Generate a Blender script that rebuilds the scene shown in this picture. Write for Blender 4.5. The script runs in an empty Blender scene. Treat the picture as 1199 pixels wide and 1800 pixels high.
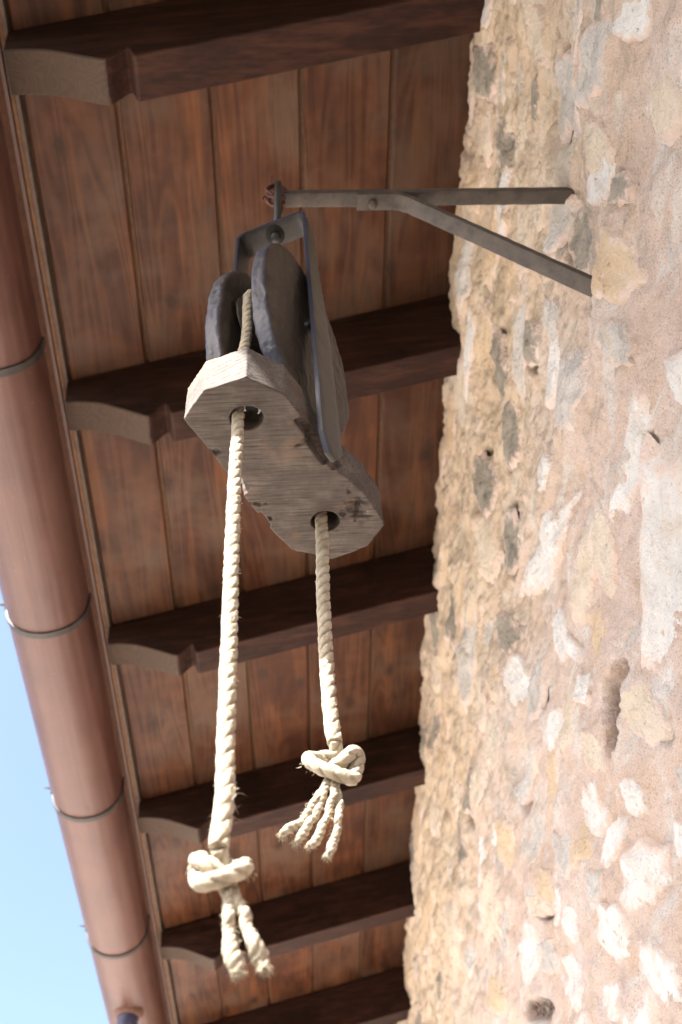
import bpy, bmesh, math, random
import numpy as np
from mathutils import Vector, Matrix

random.seed(7)
RNG = np.random.default_rng(11)
scene = bpy.context.scene
COL = scene.collection
EYE = 1.6                       # camera height above the ground

# ------------------------------------------------------------------ camera
F_PX, CX, CY = 1865.0, 599.5, 900.0          # of the 1199 x 1800 photograph
_h = np.array([-25., -2430., F_PX]); _h /= np.linalg.norm(_h)
_n = np.array([1., .027, 0.]); _n[2] = -(_n[0]*_h[0] + _n[1]*_h[1])/_h[2]; _n /= np.linalg.norm(_n)
_u = np.cross(_n, _h)
if _u[1] < 0: _u = -_u
CM = np.array([_n, _h, _u])                  # world = CM @ (right, up, forward)

cam_data = bpy.data.cameras.new('camera')
cam = bpy.data.objects.new('camera', cam_data)
COL.objects.link(cam)
right, up, fwd = CM[:, 0], CM[:, 1], CM[:, 2]
cam.matrix_world = Matrix(((right[0], up[0], -fwd[0], 0), (right[1], up[1], -fwd[1], 0),
                           (right[2], up[2], -fwd[2], EYE), (0, 0, 0, 1)))
cam_data.sensor_fit = 'VERTICAL'; cam_data.sensor_height = 36.0; cam_data.sensor_width = 24.0
cam_data.lens = F_PX/1800*36.0
cam_data.clip_start = 0.02; cam_data.clip_end = 500
cam_data.dof.use_dof = True
cam_data.dof.focus_distance = 1.32
cam_data.dof.aperture_fstop = 7.0
scene.camera = cam

# ------------------------------------------------------------------ sky, sun, exposure
SUN = Vector((-.447, -.49, .76)).normalized()     # towards the sun
world = bpy.data.worlds.new('World'); scene.world = world; world.use_nodes = True
wn = world.node_tree.nodes; wl = world.node_tree.links
bg = wn['Background']
sky = wn.new('ShaderNodeTexSky'); sky.sky_type = 'NISHITA'; sky.sun_disc = False
sky.sun_elevation = math.asin(SUN.z)
sky.sun_rotation = math.atan2(SUN.x, SUN.y)
sky.air_density = 1.0; sky.dust_density = 4.5; sky.ozone_density = 1.0
wl.new(sky.outputs['Color'], bg.inputs['Color'])
bg.inputs['Strength'].default_value = 0.09
sd = bpy.data.lights.new('sun', 'SUN'); sd.energy = 5.0; sd.angle = math.radians(0.5); sd.color = (1, .95, .87)
so = bpy.data.objects.new('sun', sd); COL.objects.link(so)
so.rotation_euler = SUN.to_track_quat('Z', 'Y').to_euler()
so.location = (-6, -6, 12)
scene.view_settings.view_transform = 'Standard'
scene.view_settings.look = 'None'
scene.view_settings.exposure = 2.5
scene.view_settings.gamma = 1.0
scene.view_settings.use_curve_mapping = False
scene.render.engine = 'CYCLES'
scene.cycles.max_bounces = 10
scene.cycles.diffuse_bounces = 6
scene.cycles.use_denoising = True

# ------------------------------------------------------------------ numbers: rays, noise
def ray(px, py): return CM @ np.array([(px-CX)/F_PX, -(py-CY)/F_PX, 1.])
def on(px, py, N, d):
    r = ray(px, py); return r*(d/np.dot(N, r))
def onX(px, py, v): return on(px, py, np.array([1., 0, 0]), v)
def onY(px, py, v): return on(px, py, np.array([0, 1., 0]), v)
def onZ(px, py, v): return on(px, py, np.array([0, 0, 1.]), v)

def _hash(ix, iy, iz):
    h = (ix.astype(np.int64)*374761393 + iy.astype(np.int64)*668265263 + iz.astype(np.int64)*2147483647*3 + 1013904223) & 0xFFFFFFFF
    h = ((h ^ (h >> 13))*1274126177) & 0xFFFFFFFF
    h = (h ^ (h >> 16))*2246822519 & 0xFFFFFFFF
    h = h ^ (h >> 15)
    return (h & 0xFFFFFF)/float(0xFFFFFF)*2-1
def vnoise(x, y, z):
    x, y, z = np.broadcast_arrays(np.asarray(x, float), np.asarray(y, float), np.asarray(z, float))
    ix, iy, iz = np.floor(x), np.floor(y), np.floor(z)
    fx, fy, fz = x-ix, y-iy, z-iz
    s = lambda t: t*t*t*(t*(t*6-15)+10)
    ux, uy, uz = s(fx), s(fy), s(fz)
    ix, iy, iz = ix.astype(np.int64), iy.astype(np.int64), iz.astype(np.int64)
    r = 0
    for dx in (0, 1):
        wx = ux if dx else 1-ux
        for dy in (0, 1):
            wy = uy if dy else 1-uy
            for dz in (0, 1):
                wz = uz if dz else 1-uz
                r = r + wx*wy*wz*_hash(ix+dx, iy+dy, iz+dz)
    return r
def fbm(x, y, z, octaves=4, gain=.5):
    a, t, f = 1., 0., 1.
    for k in range(octaves):
        t = t + a*vnoise(x*f+17.3*k, y*f-9.1*k, z*f+3.7*k); a *= gain; f *= 2.03
    return t

# ------------------------------------------------------------------ object helpers
def mesh_from(name, verts, faces, org):
    me = bpy.data.meshes.new(name)
    v = np.asarray(verts, float) - np.asarray(org, float)
    me.from_pydata(v.tolist(), [], [list(map(int, f)) for f in faces])
    me.update()
    return me
ORG = {}
def link(name, me, mat, parent=None, smooth=True, loc=None, kind=None):
    o = bpy.data.objects.new(name, me); COL.objects.link(o)
    if mat: me.materials.append(mat)
    if smooth: me.polygons.foreach_set('use_smooth', [True]*len(me.polygons))
    if parent: o.parent = parent
    elif loc is not None: o.location = (loc[0], loc[1], loc[2]+EYE)
    if kind: o['kind'] = kind
    return o
def thing(name, label, cat, loc):
    o = bpy.data.objects.new(name, None); COL.objects.link(o)
    o.location = (loc[0], loc[1], loc[2]+EYE); o.empty_display_size = .1
    o['label'] = label; o['category'] = cat
    ORG[o.name] = np.array(loc, float)
    return o
def part(name, verts, faces, mat, parent, smooth=True, kind=None, label=None, uv=None):
    """verts in camera-origin coordinates; parent is a thing, or a part of a thing (same origin)."""
    t = parent
    while t.parent: t = t.parent
    me = mesh_from(name, verts, faces, ORG[t.name])
    if uv is not None:
        l = me.uv_layers.new(name='UVMap')
        idx = np.zeros(len(me.loops), int); me.loops.foreach_get('vertex_index', idx)
        l.data.foreach_set('uv', np.asarray(uv, np.float32)[idx].ravel())
    o = link(name, me, mat, parent, smooth, kind=kind)
    if label: o['label'] = label
    return o
def auto_smooth(o, deg=35):
    me = o.data
    bm = bmesh.new(); bm.from_mesh(me)
    for e in bm.edges:
        if len(e.link_faces) == 2 and e.calc_face_angle(0) > math.radians(deg): e.smooth = False
    bm.to_mesh(me); bm.free()
def baked(verts, faces, setup, org=(0, 0, 0)):
    """mesh -> modifiers -> (verts, faces) as arrays"""
    me = bpy.data.meshes.new('work'); me.from_pydata([tuple(map(float, v)) for v in verts], [], [list(map(int, f)) for f in faces]); me.update()
    bm = bmesh.new(); bm.from_mesh(me); bmesh.ops.recalc_face_normals(bm, faces=bm.faces); bm.to_mesh(me); bm.free()
    o = bpy.data.objects.new('work', me); COL.objects.link(o)
    tmp = setup(o) or []
    dg = bpy.context.evaluated_depsgraph_get(); dg.update()
    ev = o.evaluated_get(dg); m2 = ev.to_mesh()
    V = np.array([v.co[:] for v in m2.vertices]); N = np.array([v.normal[:] for v in m2.vertices])
    F = [tuple(p.vertices) for p in m2.polygons]
    ev.to_mesh_clear()
    bpy.data.objects.remove(o)
    for t in tmp: bpy.data.objects.remove(t)
    return V, N, F
def prism(outline, axis_vec):
    """closed outline of 3D points extruded along axis_vec"""
    P = np.asarray(outline, float); n = len(P)
    V = np.r_[P, P+np.asarray(axis_vec, float)]
    F = [tuple(range(n))[::-1], tuple(range(n, 2*n))] + [(i, (i+1) % n, n+(i+1) % n, n+i) for i in range(n)]
    return V, F
def box(c, ex, ey, ez):
    """box of half-vectors ex ey ez about c"""
    c, ex, ey, ez = [np.asarray(a, float) for a in (c, ex, ey, ez)]
    V = [c+sx*ex+sy*ey+sz*ez for sx in (-1, 1) for sy in (-1, 1) for sz in (-1, 1)]
    F = [(0, 1, 3, 2), (4, 6, 7, 5), (0, 4, 5, 1), (2, 3, 7, 6), (0, 2, 6, 4), (1, 5, 7, 3)]
    return np.array(V), F
def bevelled(V, F, w, seg=2):
    bm = bmesh.new()
    vs = [bm.verts.new(tuple(v)) for v in V]
    for f in F:
        try: bm.faces.new([vs[i] for i in f])
        except ValueError: pass
    bmesh.ops.recalc_face_normals(bm, faces=bm.faces)
    es = [e for e in bm.edges if len(e.link_faces) == 2 and e.calc_face_angle(0) > .5]
    bmesh.ops.bevel(bm, geom=es, offset=w, segments=seg, affect='EDGES', profile=.6)
    bm.verts.index_update()
    V = np.array([v.co[:] for v in bm.verts]); F = [tuple(v.index for v in f.verts) for f in bm.faces]
    bm.free(); return V, F
def join(*vf):
    V, F, n = [], [], 0
    for v, f in vf:
        V.append(np.asarray(v, float)); F += [tuple(i+n for i in q) for q in f]; n += len(v)
    return np.concatenate(V), F
def catmull(P, step):
    P = np.asarray(P, float); Q = np.r_[[2*P[0]-P[1]], P, [2*P[-1]-P[-2]]]
    out = []
    for i in range(1, len(Q)-2):
        p0, p1, p2, p3 = Q[i-1:i+3]
        k = max(2, int(np.linalg.norm(p2-p1)/step*3))
        t = np.linspace(0, 1, k, endpoint=False)[:, None]
        out.append(.5*((2*p1)+(-p0+p2)*t+(2*p0-5*p1+4*p2-p3)*t*t+(-p0+3*p1-3*p2+p3)*t**3))
    out.append(Q[-2:-1]); C = np.concatenate(out)
    d = np.r_[0, np.cumsum(np.linalg.norm(np.diff(C, axis=0), axis=1))]
    s = np.linspace(0, d[-1], max(3, int(d[-1]/step)+1))
    return np.array([np.interp(s, d, C[:, k]) for k in range(3)]).T, s
def sweep(C, s, radius, ring=16, shape=None, caps=True):
    """tube about points C; radius scalar or array; shape(theta, s) -> multiplier"""
    T = np.gradient(C, axis=0); T /= np.linalg.norm(T, axis=1)[:, None]
    a = np.array([1., 0, 0]) if abs(T[0][0]) < .8 else np.array([0, 1., 0])
    n = np.cross(T[0], a); n /= np.linalg.norm(n)
    V, UV = [], []
    th = np.linspace(0, 2*np.pi, ring, endpoint=False)
    R = np.broadcast_to(radius, (len(C),))
    for i in range(len(C)):
        n = n - T[i]*np.dot(n, T[i]); n /= np.linalg.norm(n); b = np.cross(T[i], n)
        m = shape(th, s[i]) if shape else np.ones(ring)
        V.append(C[i]+R[i]*m[:, None]*(np.cos(th)[:, None]*n+np.sin(th)[:, None]*b))
        UV.append(np.c_[th/(2*np.pi), np.full(ring, s[i])])
    V = np.concatenate(V); UV = np.concatenate(UV); F = []
    for i in range(len(C)-1):
        for j in range(ring):
            k = (j+1) % ring
            F.append((i*ring+j, i*ring+k, (i+1)*ring+k, (i+1)*ring+j))
    if caps:
        F.append(tuple(range(ring))[::-1]); F.append(tuple((len(C)-1)*ring+j for j in range(ring)))
    return V, F, UV
def tube(pts, r, step=.004, ring=10):
    C, s = catmull(pts, step); V, F, _ = sweep(C, s, r, ring); return V, F

# ------------------------------------------------------------------ materials
def new_mat(name):
    m = bpy.data.materials.new(name); m.use_nodes = True
    nt = m.node_tree; return m, nt.nodes, nt.links, nt.nodes['Principled BSDF']
def coords(N, L, scale=(1, 1, 1), rot=(0, 0, 0), rand=0.):
    tc = N.new('ShaderNodeTexCoord'); mp = N.new('ShaderNodeMapping')
    mp.inputs['Scale'].default_value = scale; mp.inputs['Rotation'].default_value = rot
    src = tc.outputs['Object']
    if rand:
        oi = N.new('ShaderNodeObjectInfo'); ml = N.new('ShaderNodeMath'); ml.operation = 'MULTIPLY'; ml.inputs[1].default_value = rand
        L.new(oi.outputs['Random'], ml.inputs[0])
        ad = N.new('ShaderNodeVectorMath'); ad.operation = 'ADD'
        L.new(src, ad.inputs[0]); L.new(ml.outputs[0], ad.inputs[1]); src = ad.outputs[0]
    L.new(src, mp.inputs['Vector']); return mp.outputs['Vector']
def noise(N, L, vec, scale, detail=4, rough=.55, dist=0.):
    t = N.new('ShaderNodeTexNoise'); t.inputs['Scale'].default_value = scale; t.inputs['Detail'].default_value = detail
    t.inputs['Roughness'].default_value = rough; t.inputs['Distortion'].default_value = dist
    L.new(vec, t.inputs['Vector']); return t.outputs['Fac']
def ramp(N, L, fac, stops):
    r = N.new('ShaderNodeValToRGB'); e = r.color_ramp.elements
    while len(e) < len(stops): e.new(.5)
    for k, (p, c) in enumerate(stops):
        e[k].position = p; e[k].color = (*c, 1) if len(c) == 3 else c
    L.new(fac, r.inputs['Fac']); return r.outputs['Color']
def mix(N, L, fac, a, b, mode='MIX'):
    m = N.new('ShaderNodeMix'); m.data_type = 'RGBA'; m.blend_type = mode
    if hasattr(fac, 'is_output') or not isinstance(fac, (int, float)): L.new(fac, m.inputs['Factor'])
    else: m.inputs['Factor'].default_value = fac
    for sock, v in ((m.inputs['A'], a), (m.inputs['B'], b)):
        if isinstance(v, tuple): sock.default_value = (*v, 1)
        else: L.new(v, sock)
    return m.outputs['Result']
def mathn(N, L, op, a, b=None, clamp=False):
    m = N.new('ShaderNodeMath'); m.operation = op; m.use_clamp = clamp
    for i, v in enumerate((a, b)):
        if v is None: continue
        if isinstance(v, (int, float)): m.inputs[i].default_value = v
        else: L.new(v, m.inputs[i])
    return m.outputs[0]
def bump(N, L, B, height, strength, distance):
    b = N.new('ShaderNodeBump'); b.inputs['Strength'].default_value = strength; b.inputs['Distance'].default_value = distance
    L.new(height, b.inputs['Height']); L.new(b.outputs['Normal'], B.inputs['Normal']); return b
G3 = lambda v: (v, v, v)

def plank_material():
    m, N, L, B = new_mat('stained_plank')
    v = coords(N, L, (1, 1, 1), rand=7.3)
    # cathedral grain: rings of a trunk cut nearly along its axis
    sep = N.new('ShaderNodeMapping'); sep.inputs['Scale'].default_value = (8, .62, 8); L.new(v, sep.inputs['Vector'])
    warp = noise(N, L, sep.outputs[0], 1.0, 3, .5, .6)
    bands = mathn(N, L, 'SINE', mathn(N, L, 'MULTIPLY', warp, 78.0))
    grain = mathn(N, L, 'MULTIPLY_ADD', bands, .5); grain.node.inputs[2].default_value = .5
    fib = N.new('ShaderNodeMapping'); fib.inputs['Scale'].default_value = (170, 3.5, 170); L.new(v, fib.inputs['Vector'])
    fine = noise(N, L, fib.outputs[0], 1.0, 4, .6)
    blot = noise(N, L, v, 7.0, 5, .6, .3)
    c = ramp(N, L, blot, [(.3, (.025, .0086, .0045)), (.52, (.048, .0162, .0074)), (.75, (.088, .033, .0158))])
    c = mix(N, L, mathn(N, L, 'MULTIPLY', grain, .32), c, (.145, .062, .030))
    c = mix(N, L, mathn(N, L, 'MULTIPLY', ramp(N, L, fine, [(.35, G3(1)), (.55, G3(0))]), .3), c, (.055, .022, .012))
    orange = noise(N, L, sep.outputs[0], 1.6, 4, .6)
    c = mix(N, L, ramp(N, L, orange, [(.54, G3(0)), (.72, G3(.65))]), c, (.18, .066, .022))
    worn = noise(N, L, v, 3.1, 4, .6, .4)
    c = mix(N, L, ramp(N, L, worn, [(.46, G3(0)), (.66, G3(.7))]), c, (.094, .058, .039))
    c = mix(N, L, ramp(N, L, worn, [(.30, G3(.55)), (.46, G3(0))]), c, (.036, .013, .008))
    # knots
    km = N.new('ShaderNodeMapping'); km.inputs['Scale'].default_value = (3.0, 1.7, .001); L.new(v, km.inputs['Vector'])
    vo = N.new('ShaderNodeTexVoronoi'); vo.voronoi_dimensions = '2D'; vo.inputs['Scale'].default_value = 1.; vo.inputs['Randomness'].default_value = 1.; L.new(km.outputs[0], vo.inputs['Vector'])
    kd = mathn(N, L, 'ADD', vo.outputs['Distance'], mathn(N, L, 'MULTIPLY', noise(N, L, v, 35, 3), .05))
    c = mix(N, L, ramp(N, L, kd, [(.055, G3(.95)), (.075, G3(.45)), (.125, G3(0))]), c, (.035, .016, .01))
    oi = N.new('ShaderNodeObjectInfo')
    hs = N.new('ShaderNodeHueSaturation'); L.new(c, hs.inputs['Color'])
    mr = N.new('ShaderNodeMapRange'); mr.inputs['To Min'].default_value = .85; mr.inputs['To Max'].default_value = 1.18
    L.new(oi.outputs['Random'], mr.inputs['Value']); L.new(mr.outputs[0], hs.inputs['Value'])
    L.new(hs.outputs['Color'], B.inputs['Base Color'])
    B.inputs['Roughness'].default_value = .5
    B.inputs['Specular IOR Level'].default_value = .2
    bump(N, L, B, mathn(N, L, 'ADD', mathn(N, L, 'MULTIPLY', grain, .3), fine), .25, .002)
    return m
def beam_material():
    m, N, L, B = new_mat('stained_rafter')
    v = coords(N, L, (1, 1, 1), rand=5.1)
    fib = N.new('ShaderNodeMapping'); fib.inputs['Scale'].default_value = (3, 110, 110); L.new(v, fib.inputs['Vector'])
    fine = noise(N, L, fib.outputs[0], 1., 4, .6)
    blot = noise(N, L, v, 6, 4, .6)
    c = ramp(N, L, blot, [(.3, (.017, .0068, .0048)), (.7, (.042, .0165, .0108))])
    c = mix(N, L, mathn(N, L, 'MULTIPLY', ramp(N, L, fine, [(.36, G3(1)), (.6, G3(0))]), .7), c, (.014, .0065, .0045))
    red = noise(N, L, fib.outputs[0], .35, 3, .6)
    c = mix(N, L, ramp(N, L, red, [(.5, G3(0)), (.7, G3(.6))]), c, (.070, .028, .016))
    # weathered grey carved end with end grain rings
    tc = N.new('ShaderNodeTexCoord'); sx = N.new('ShaderNodeSeparateXYZ'); L.new(tc.outputs['Object'], sx.inputs[0])
    ends = mathn(N, L, 'LESS_THAN', mathn(N, L, 'ADD', sx.outputs['X'], mathn(N, L, 'MULTIPLY', noise(N, L, v, 20, 2), .02)), .262)
    rm = N.new('ShaderNodeMapping'); rm.inputs['Scale'].default_value = (14, 14, 40); L.new(v, rm.inputs['Vector'])
    rings = mathn(N, L, 'SINE', mathn(N, L, 'MULTIPLY', noise(N, L, rm.outputs[0], .35, 2), 150.))
    gc = mix(N, L, mathn(N, L, 'MULTIPLY_ADD', rings, .25), (.056, .037, .026), (.080, .055, .040))
    gc.node.inputs['Factor'].links[0].from_node.inputs[2].default_value = .4
    gn = N.new('ShaderNodeNewGeometry'); sn = N.new('ShaderNodeSeparateXYZ'); L.new(gn.outputs['True Normal'], sn.inputs[0])
    ends = mathn(N, L, 'MULTIPLY', ends, mathn(N, L, 'LESS_THAN', sn.outputs['Z'], -.5))
    c = mix(N, L, mathn(N, L, 'MULTIPLY', ends, .75), c, gc)
    L.new(c, B.inputs['Base Color']); B.inputs['Roughness'].default_value = .65; B.inputs['Specular IOR Level'].default_value = .15
    bump(N, L, B, fine, .5, .003)
    return m
def block_material():
    m, N, L, B = new_mat('weathered_block_wood')
    v = coords(N, L)
    q = N.new('ShaderNodeMapping'); q.inputs['Scale'].default_value = (9, 400, 300); L.new(v, q.inputs['Vector'])
    fine = noise(N, L, q.outputs[0], 1., 4, .65)
    blot = noise(N, L, v, 22, 5, .65)
    c = ramp(N, L, blot, [(.3, (.050, .038, .032)), (.5, (.082, .065, .056)), (.7, (.135, .112, .098))])
    c = mix(N, L, mathn(N, L, 'MULTIPLY', ramp(N, L, fine, [(.38, G3(1)), (.54, G3(0))]), .75), c, (.040, .028, .022))
    warm = noise(N, L, v, 14, 3, .6)
    c = mix(N, L, ramp(N, L, warm, [(.55, G3(0)), (.72, G3(.5))]), c, (.19, .105, .055))
    L.new(c, B.inputs['Base Color']); B.inputs['Roughness'].default_value = .8
    bump(N, L, B, fine, .5, .0012)
    return m
def cheek_material():
    m, N, L, B = new_mat('dark_painted_wood')
    v = coords(N, L)
    q = N.new('ShaderNodeMapping'); q.inputs['Scale'].default_value = (60, 60, 8); L.new(v, q.inputs['Vector'])
    fine = noise(N, L, q.outputs[0], 1., 5, .65)
    blot = noise(N, L, v, 18, 5, .65)
    c = ramp(N, L, blot, [(.3, (.018, .0125, .0095)), (.55, (.038, .027, .020)), (.75, (.064, .046, .033))])
    c = mix(N, L, mathn(N, L, 'MULTIPLY', ramp(N, L, fine, [(.35, G3(1)), (.5, G3(0))]), .5), c, (.03, .024, .022))
    at = N.new('ShaderNodeAttribute'); at.attribute_name = 'edge'           # blue sky reflection painted onto the rims
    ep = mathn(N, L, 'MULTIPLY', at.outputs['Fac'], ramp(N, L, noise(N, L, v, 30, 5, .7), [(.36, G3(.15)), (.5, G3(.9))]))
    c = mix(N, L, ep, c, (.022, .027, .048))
    spots = noise(N, L, v, 90, 3, .7)
    c = mix(N, L, ramp(N, L, spots, [(.62, G3(0)), (.7, G3(.6))]), c, (.16, .13, .11))
    L.new(c, B.inputs['Base Color']); B.inputs['Roughness'].default_value = .5
    B.inputs['Specular IOR Level'].default_value = .3
    bump(N, L, B, mathn(N, L, 'ADD', fine, spots), .4, .002)
    return m
def iron_material(name, lo, hi, rough=.55, spec=.5, rust=.25):
    m, N, L, B = new_mat(name)
    v = coords(N, L)
    a = noise(N, L, v, 35, 5, .65); b = noise(N, L, v, 220, 3, .7)
    c = ramp(N, L, a, [(.3, lo), (.7, hi)])
    c = mix(N, L, mathn(N, L, 'MULTIPLY', ramp(N, L, b, [(.55, G3(0)), (.7, G3(1))]), .35), c, tuple(x*.4 for x in lo))
    r = noise(N, L, v, 28, 5, .7)
    c = mix(N, L, ramp(N, L, r, [(.6, G3(0)), (.75, G3(rust))]), c, (.13, .055, .025))
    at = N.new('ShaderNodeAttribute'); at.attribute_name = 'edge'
    c = mix(N, L, mathn(N, L, 'MULTIPLY', at.outputs['Fac'], .8), c, (.018, .024, .050))  # bluish sky reflection put into the colour of the strap edges
    L.new(c, B.inputs['Base Color']); B.inputs['Roughness'].default_value = rough
    B.inputs['Specular IOR Level'].default_value = spec
    bump(N, L, B, mathn(N, L, 'ADD', b, a), .35, .0012)
    return m
def rope_material():
    m, N, L, B = new_mat('hemp_rope')
    uv = N.new('ShaderNodeUVMap'); uv.uv_map = 'UVMap'
    mp = N.new('ShaderNodeMapping'); mp.inputs['Scale'].default_value = (6, 170, 1); mp.inputs['Rotation'].default_value = (0, 0, 0)
    L.new(uv.outputs[0], mp.inputs['Vector'])
    yarn = noise(N, L, mp.outputs[0], 1.2, 3, .6)
    v = coords(N, L); blot = noise(N, L, v, 60, 4, .6); fuzz = noise(N, L, v, 700, 3, .7)
    c = ramp(N, L, blot, [(.3, (.31, .265, .20)), (.6, (.43, .375, .295)), (.8, (.54, .485, .395))])
    c = mix(N, L, mathn(N, L, 'MULTIPLY', ramp(N, L, yarn, [(.32, G3(1)), (.5, G3(0))]), .4), c, (.20, .155, .10))
    at = N.new('ShaderNodeAttribute'); at.attribute_name = 'groove'          # darker between the strands
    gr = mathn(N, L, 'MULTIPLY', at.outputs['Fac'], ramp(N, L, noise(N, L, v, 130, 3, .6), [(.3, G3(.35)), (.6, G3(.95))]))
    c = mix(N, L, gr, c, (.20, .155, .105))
    L.new(c, B.inputs['Base Color']); B.inputs['Roughness'].default_value = .9
    B.inputs['Specular IOR Level'].default_value = .15
    bump(N, L, B, mathn(N, L, 'ADD', yarn, mathn(N, L, 'MULTIPLY', fuzz, .6)), .6, .0018)
    return m
def gutter_material():
    m, N, L, B = new_mat('brown_painted_metal')
    v = coords(N, L)
    q = N.new('ShaderNodeMapping'); q.inputs['Scale'].default_value = (40, 1.2, 40); L.new(v, q.inputs['Vector'])
    st = noise(N, L, q.outputs[0], 1., 4, .6); bl = noise(N, L, v, 5, 5, .6)
    c = ramp(N, L, bl, [(.3, (.066, .025, .019)), (.7, (.102, .042, .032))])
    c = mix(N, L, mathn(N, L, 'MULTIPLY', ramp(N, L, st, [(.46, G3(0)), (.72, G3(1))]), .45), c, (.16, .098, .080))
    c = mix(N, L, mathn(N, L, 'MULTIPLY', ramp(N, L, st, [(.30, G3(1)), (.46, G3(0))]), .4), c, (.060, .025, .022))
    vo = N.new('ShaderNodeTexVoronoi'); vo.inputs['Scale'].default_value = 6.; L.new(v, vo.inputs['Vector'])
    d = mathn(N, L, 'ADD', vo.outputs['Distance'], mathn(N, L, 'MULTIPLY', noise(N, L, v, 60, 3), .12))
    c = mix(N, L, ramp(N, L, d, [(.10, G3(.8)), (.15, G3(0))]), c, (.09, .022, .016))
    sp = noise(N, L, v, 160, 2, .5)
    c = mix(N, L, ramp(N, L, sp, [(.72, G3(0)), (.78, G3(.6))]), c, (.42, .30, .24))
    L.new(c, B.inputs['Base Color'])
    L.new(ramp(N, L, st, [(.3, G3(.38)), (.7, G3(.55))]), B.inputs['Roughness'])
    B.inputs['Specular IOR Level'].default_value = .5
    bump(N, L, B, bl, .06, .01)
    return m
def plain(name, col, rough=.7, var=.25, scale=20, bumpd=.002):
    m, N, L, B = new_mat(name)
    v = coords(N, L); a = noise(N, L, v, scale, 5, .65)
    L.new(ramp(N, L, a, [(.3, tuple(x*(1-var) for x in col)), (.7, tuple(x*(1+var) for x in col))]), B.inputs['Base Color'])
    B.inputs['Roughness'].default_value = rough
    bump(N, L, B, a, .4, bumpd)
    return m
def mortar_material():
    m, N, L, B = new_mat('lime_mortar')
    v = coords(N, L)
    vs = coords(N, L, (1, .5, 1.3)); big = noise(N, L, v, 3.2, 5, .6, .3); mid = noise(N, L, v, 16, 5, .65, .4); fine = noise(N, L, v, 150, 5, .75); grit = noise(N, L, v, 330, 3, .7)
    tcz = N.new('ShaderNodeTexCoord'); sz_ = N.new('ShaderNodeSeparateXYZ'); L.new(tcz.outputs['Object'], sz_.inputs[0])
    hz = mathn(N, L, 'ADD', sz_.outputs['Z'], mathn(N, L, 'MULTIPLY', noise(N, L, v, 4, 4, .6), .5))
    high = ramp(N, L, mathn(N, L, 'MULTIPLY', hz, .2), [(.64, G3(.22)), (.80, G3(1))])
    c = ramp(N, L, big, [(.3, (.62, .465, .38)), (.5, (.68, .53, .46)), (.7, (.68, .575, .54))])
    c = mix(N, L, ramp(N, L, mid, [(.52, G3(0)), (.72, G3(.55))]), c, (.56, .38, .22))
    c = mix(N, L, ramp(N, L, noise(N, L, vs, 9, 7, .72, .6), [(.51, G3(0)), (.60, G3(.8))]), c, (.70, .66, .635))
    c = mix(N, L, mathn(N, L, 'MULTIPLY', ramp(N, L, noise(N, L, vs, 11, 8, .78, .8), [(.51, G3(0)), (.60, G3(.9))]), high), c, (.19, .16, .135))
    c = mix(N, L, mathn(N, L, 'MULTIPLY', ramp(N, L, grit, [(.34, G3(1)), (.46, G3(0))]), .55), c, (.22, .15, .10))
    c = mix(N, L, mathn(N, L, 'MULTIPLY', ramp(N, L, grit, [(.56, G3(0)), (.68, G3(1))]), .45), c, (.80, .74, .68))
    c = mix(N, L, ramp(N, L, mathn(N, L, 'MULTIPLY', hz, .2), [(.66, G3(0)), (.80, G3(.5))]), c, (.62, .485, .32))     # ochre towards the eaves: warm light off the timber, painted in
    at = N.new('ShaderNodeAttribute'); at.attribute_name = 'pit_tone'  # darker, redder colour in the deeper pits
    pit_tone = mathn(N, L, 'MULTIPLY', at.outputs['Fac'], ramp(N, L, noise(N, L, v, 70, 5, .7), [(.34, G3(.35)), (.6, G3(1))]))
    c = mix(N, L, pit_tone, c, (.085, .042, .026))
    L.new(c, B.inputs['Base Color']); B.inputs['Roughness'].default_value = .92; B.inputs['Specular IOR Level'].default_value = .2
    h = mathn(N, L, 'ADD', mathn(N, L, 'MULTIPLY', fine, 1.), mathn(N, L, 'MULTIPLY', grit, .5))
    bump(N, L, B, h, 1., .009)
    return m
def stone_material(name, a, b, spot, spot_amt):
    m, N, L, B = new_mat(name)
    v = coords(N, L, rand=3.7)
    big = noise(N, L, v, 9, 5, .65, .4); fine = noise(N, L, v, 110, 5, .75); sp = noise(N, L, v, 26, 7, .75, .7)
    c = ramp(N, L, big, [(.3, a), (.7, b)])
    c = mix(N, L, mathn(N, L, 'MULTIPLY', ramp(N, L, sp, [(.52, G3(0)), (.66, G3(1))]), spot_amt), c, spot)
    och = noise(N, L, v, 13, 4, .6, .3)
    c = mix(N, L, ramp(N, L, och, [(.56, G3(0)), (.75, G3(.5))]), c, (.50, .36, .22))
    pits = noise(N, L, v, 55, 4, .7)
    c = mix(N, L, mathn(N, L, 'MULTIPLY', ramp(N, L, pits, [(.30, G3(1)), (.38, G3(0))]), .6), c, (.16, .11, .075))
    at = N.new('ShaderNodeAttribute'); at.attribute_name = 'rim'          # mortar smeared over the rim
    vm = coords(N, L)
    sm = noise(N, L, vm, 34, 6, .7, .4)
    k = mathn(N, L, 'ADD', at.outputs['Fac'], mathn(N, L, 'MULTIPLY_ADD', sm, 1.5)); k.node.inputs[1].links[0].from_node.inputs[2].default_value = -.75
    k = ramp(N, L, k, [(.66, G3(0)), (.95, G3(1))])
    mcol = ramp(N, L, noise(N, L, vm, 3.2, 5, .6, .3), [(.3, (.62, .465, .38)), (.5, (.68, .53, .46)), (.7, (.68, .575, .54))])
    c = mix(N, L, k, c, mcol)
    L.new(c, B.inputs['Base Color']); B.inputs['Roughness'].default_value = .88; B.inputs['Specular IOR Level'].default_value = .25
    bump(N, L, B, mathn(N, L, 'ADD', fine, mathn(N, L, 'MULTIPLY', pits, .8)), 1., .008)
    return m

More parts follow.
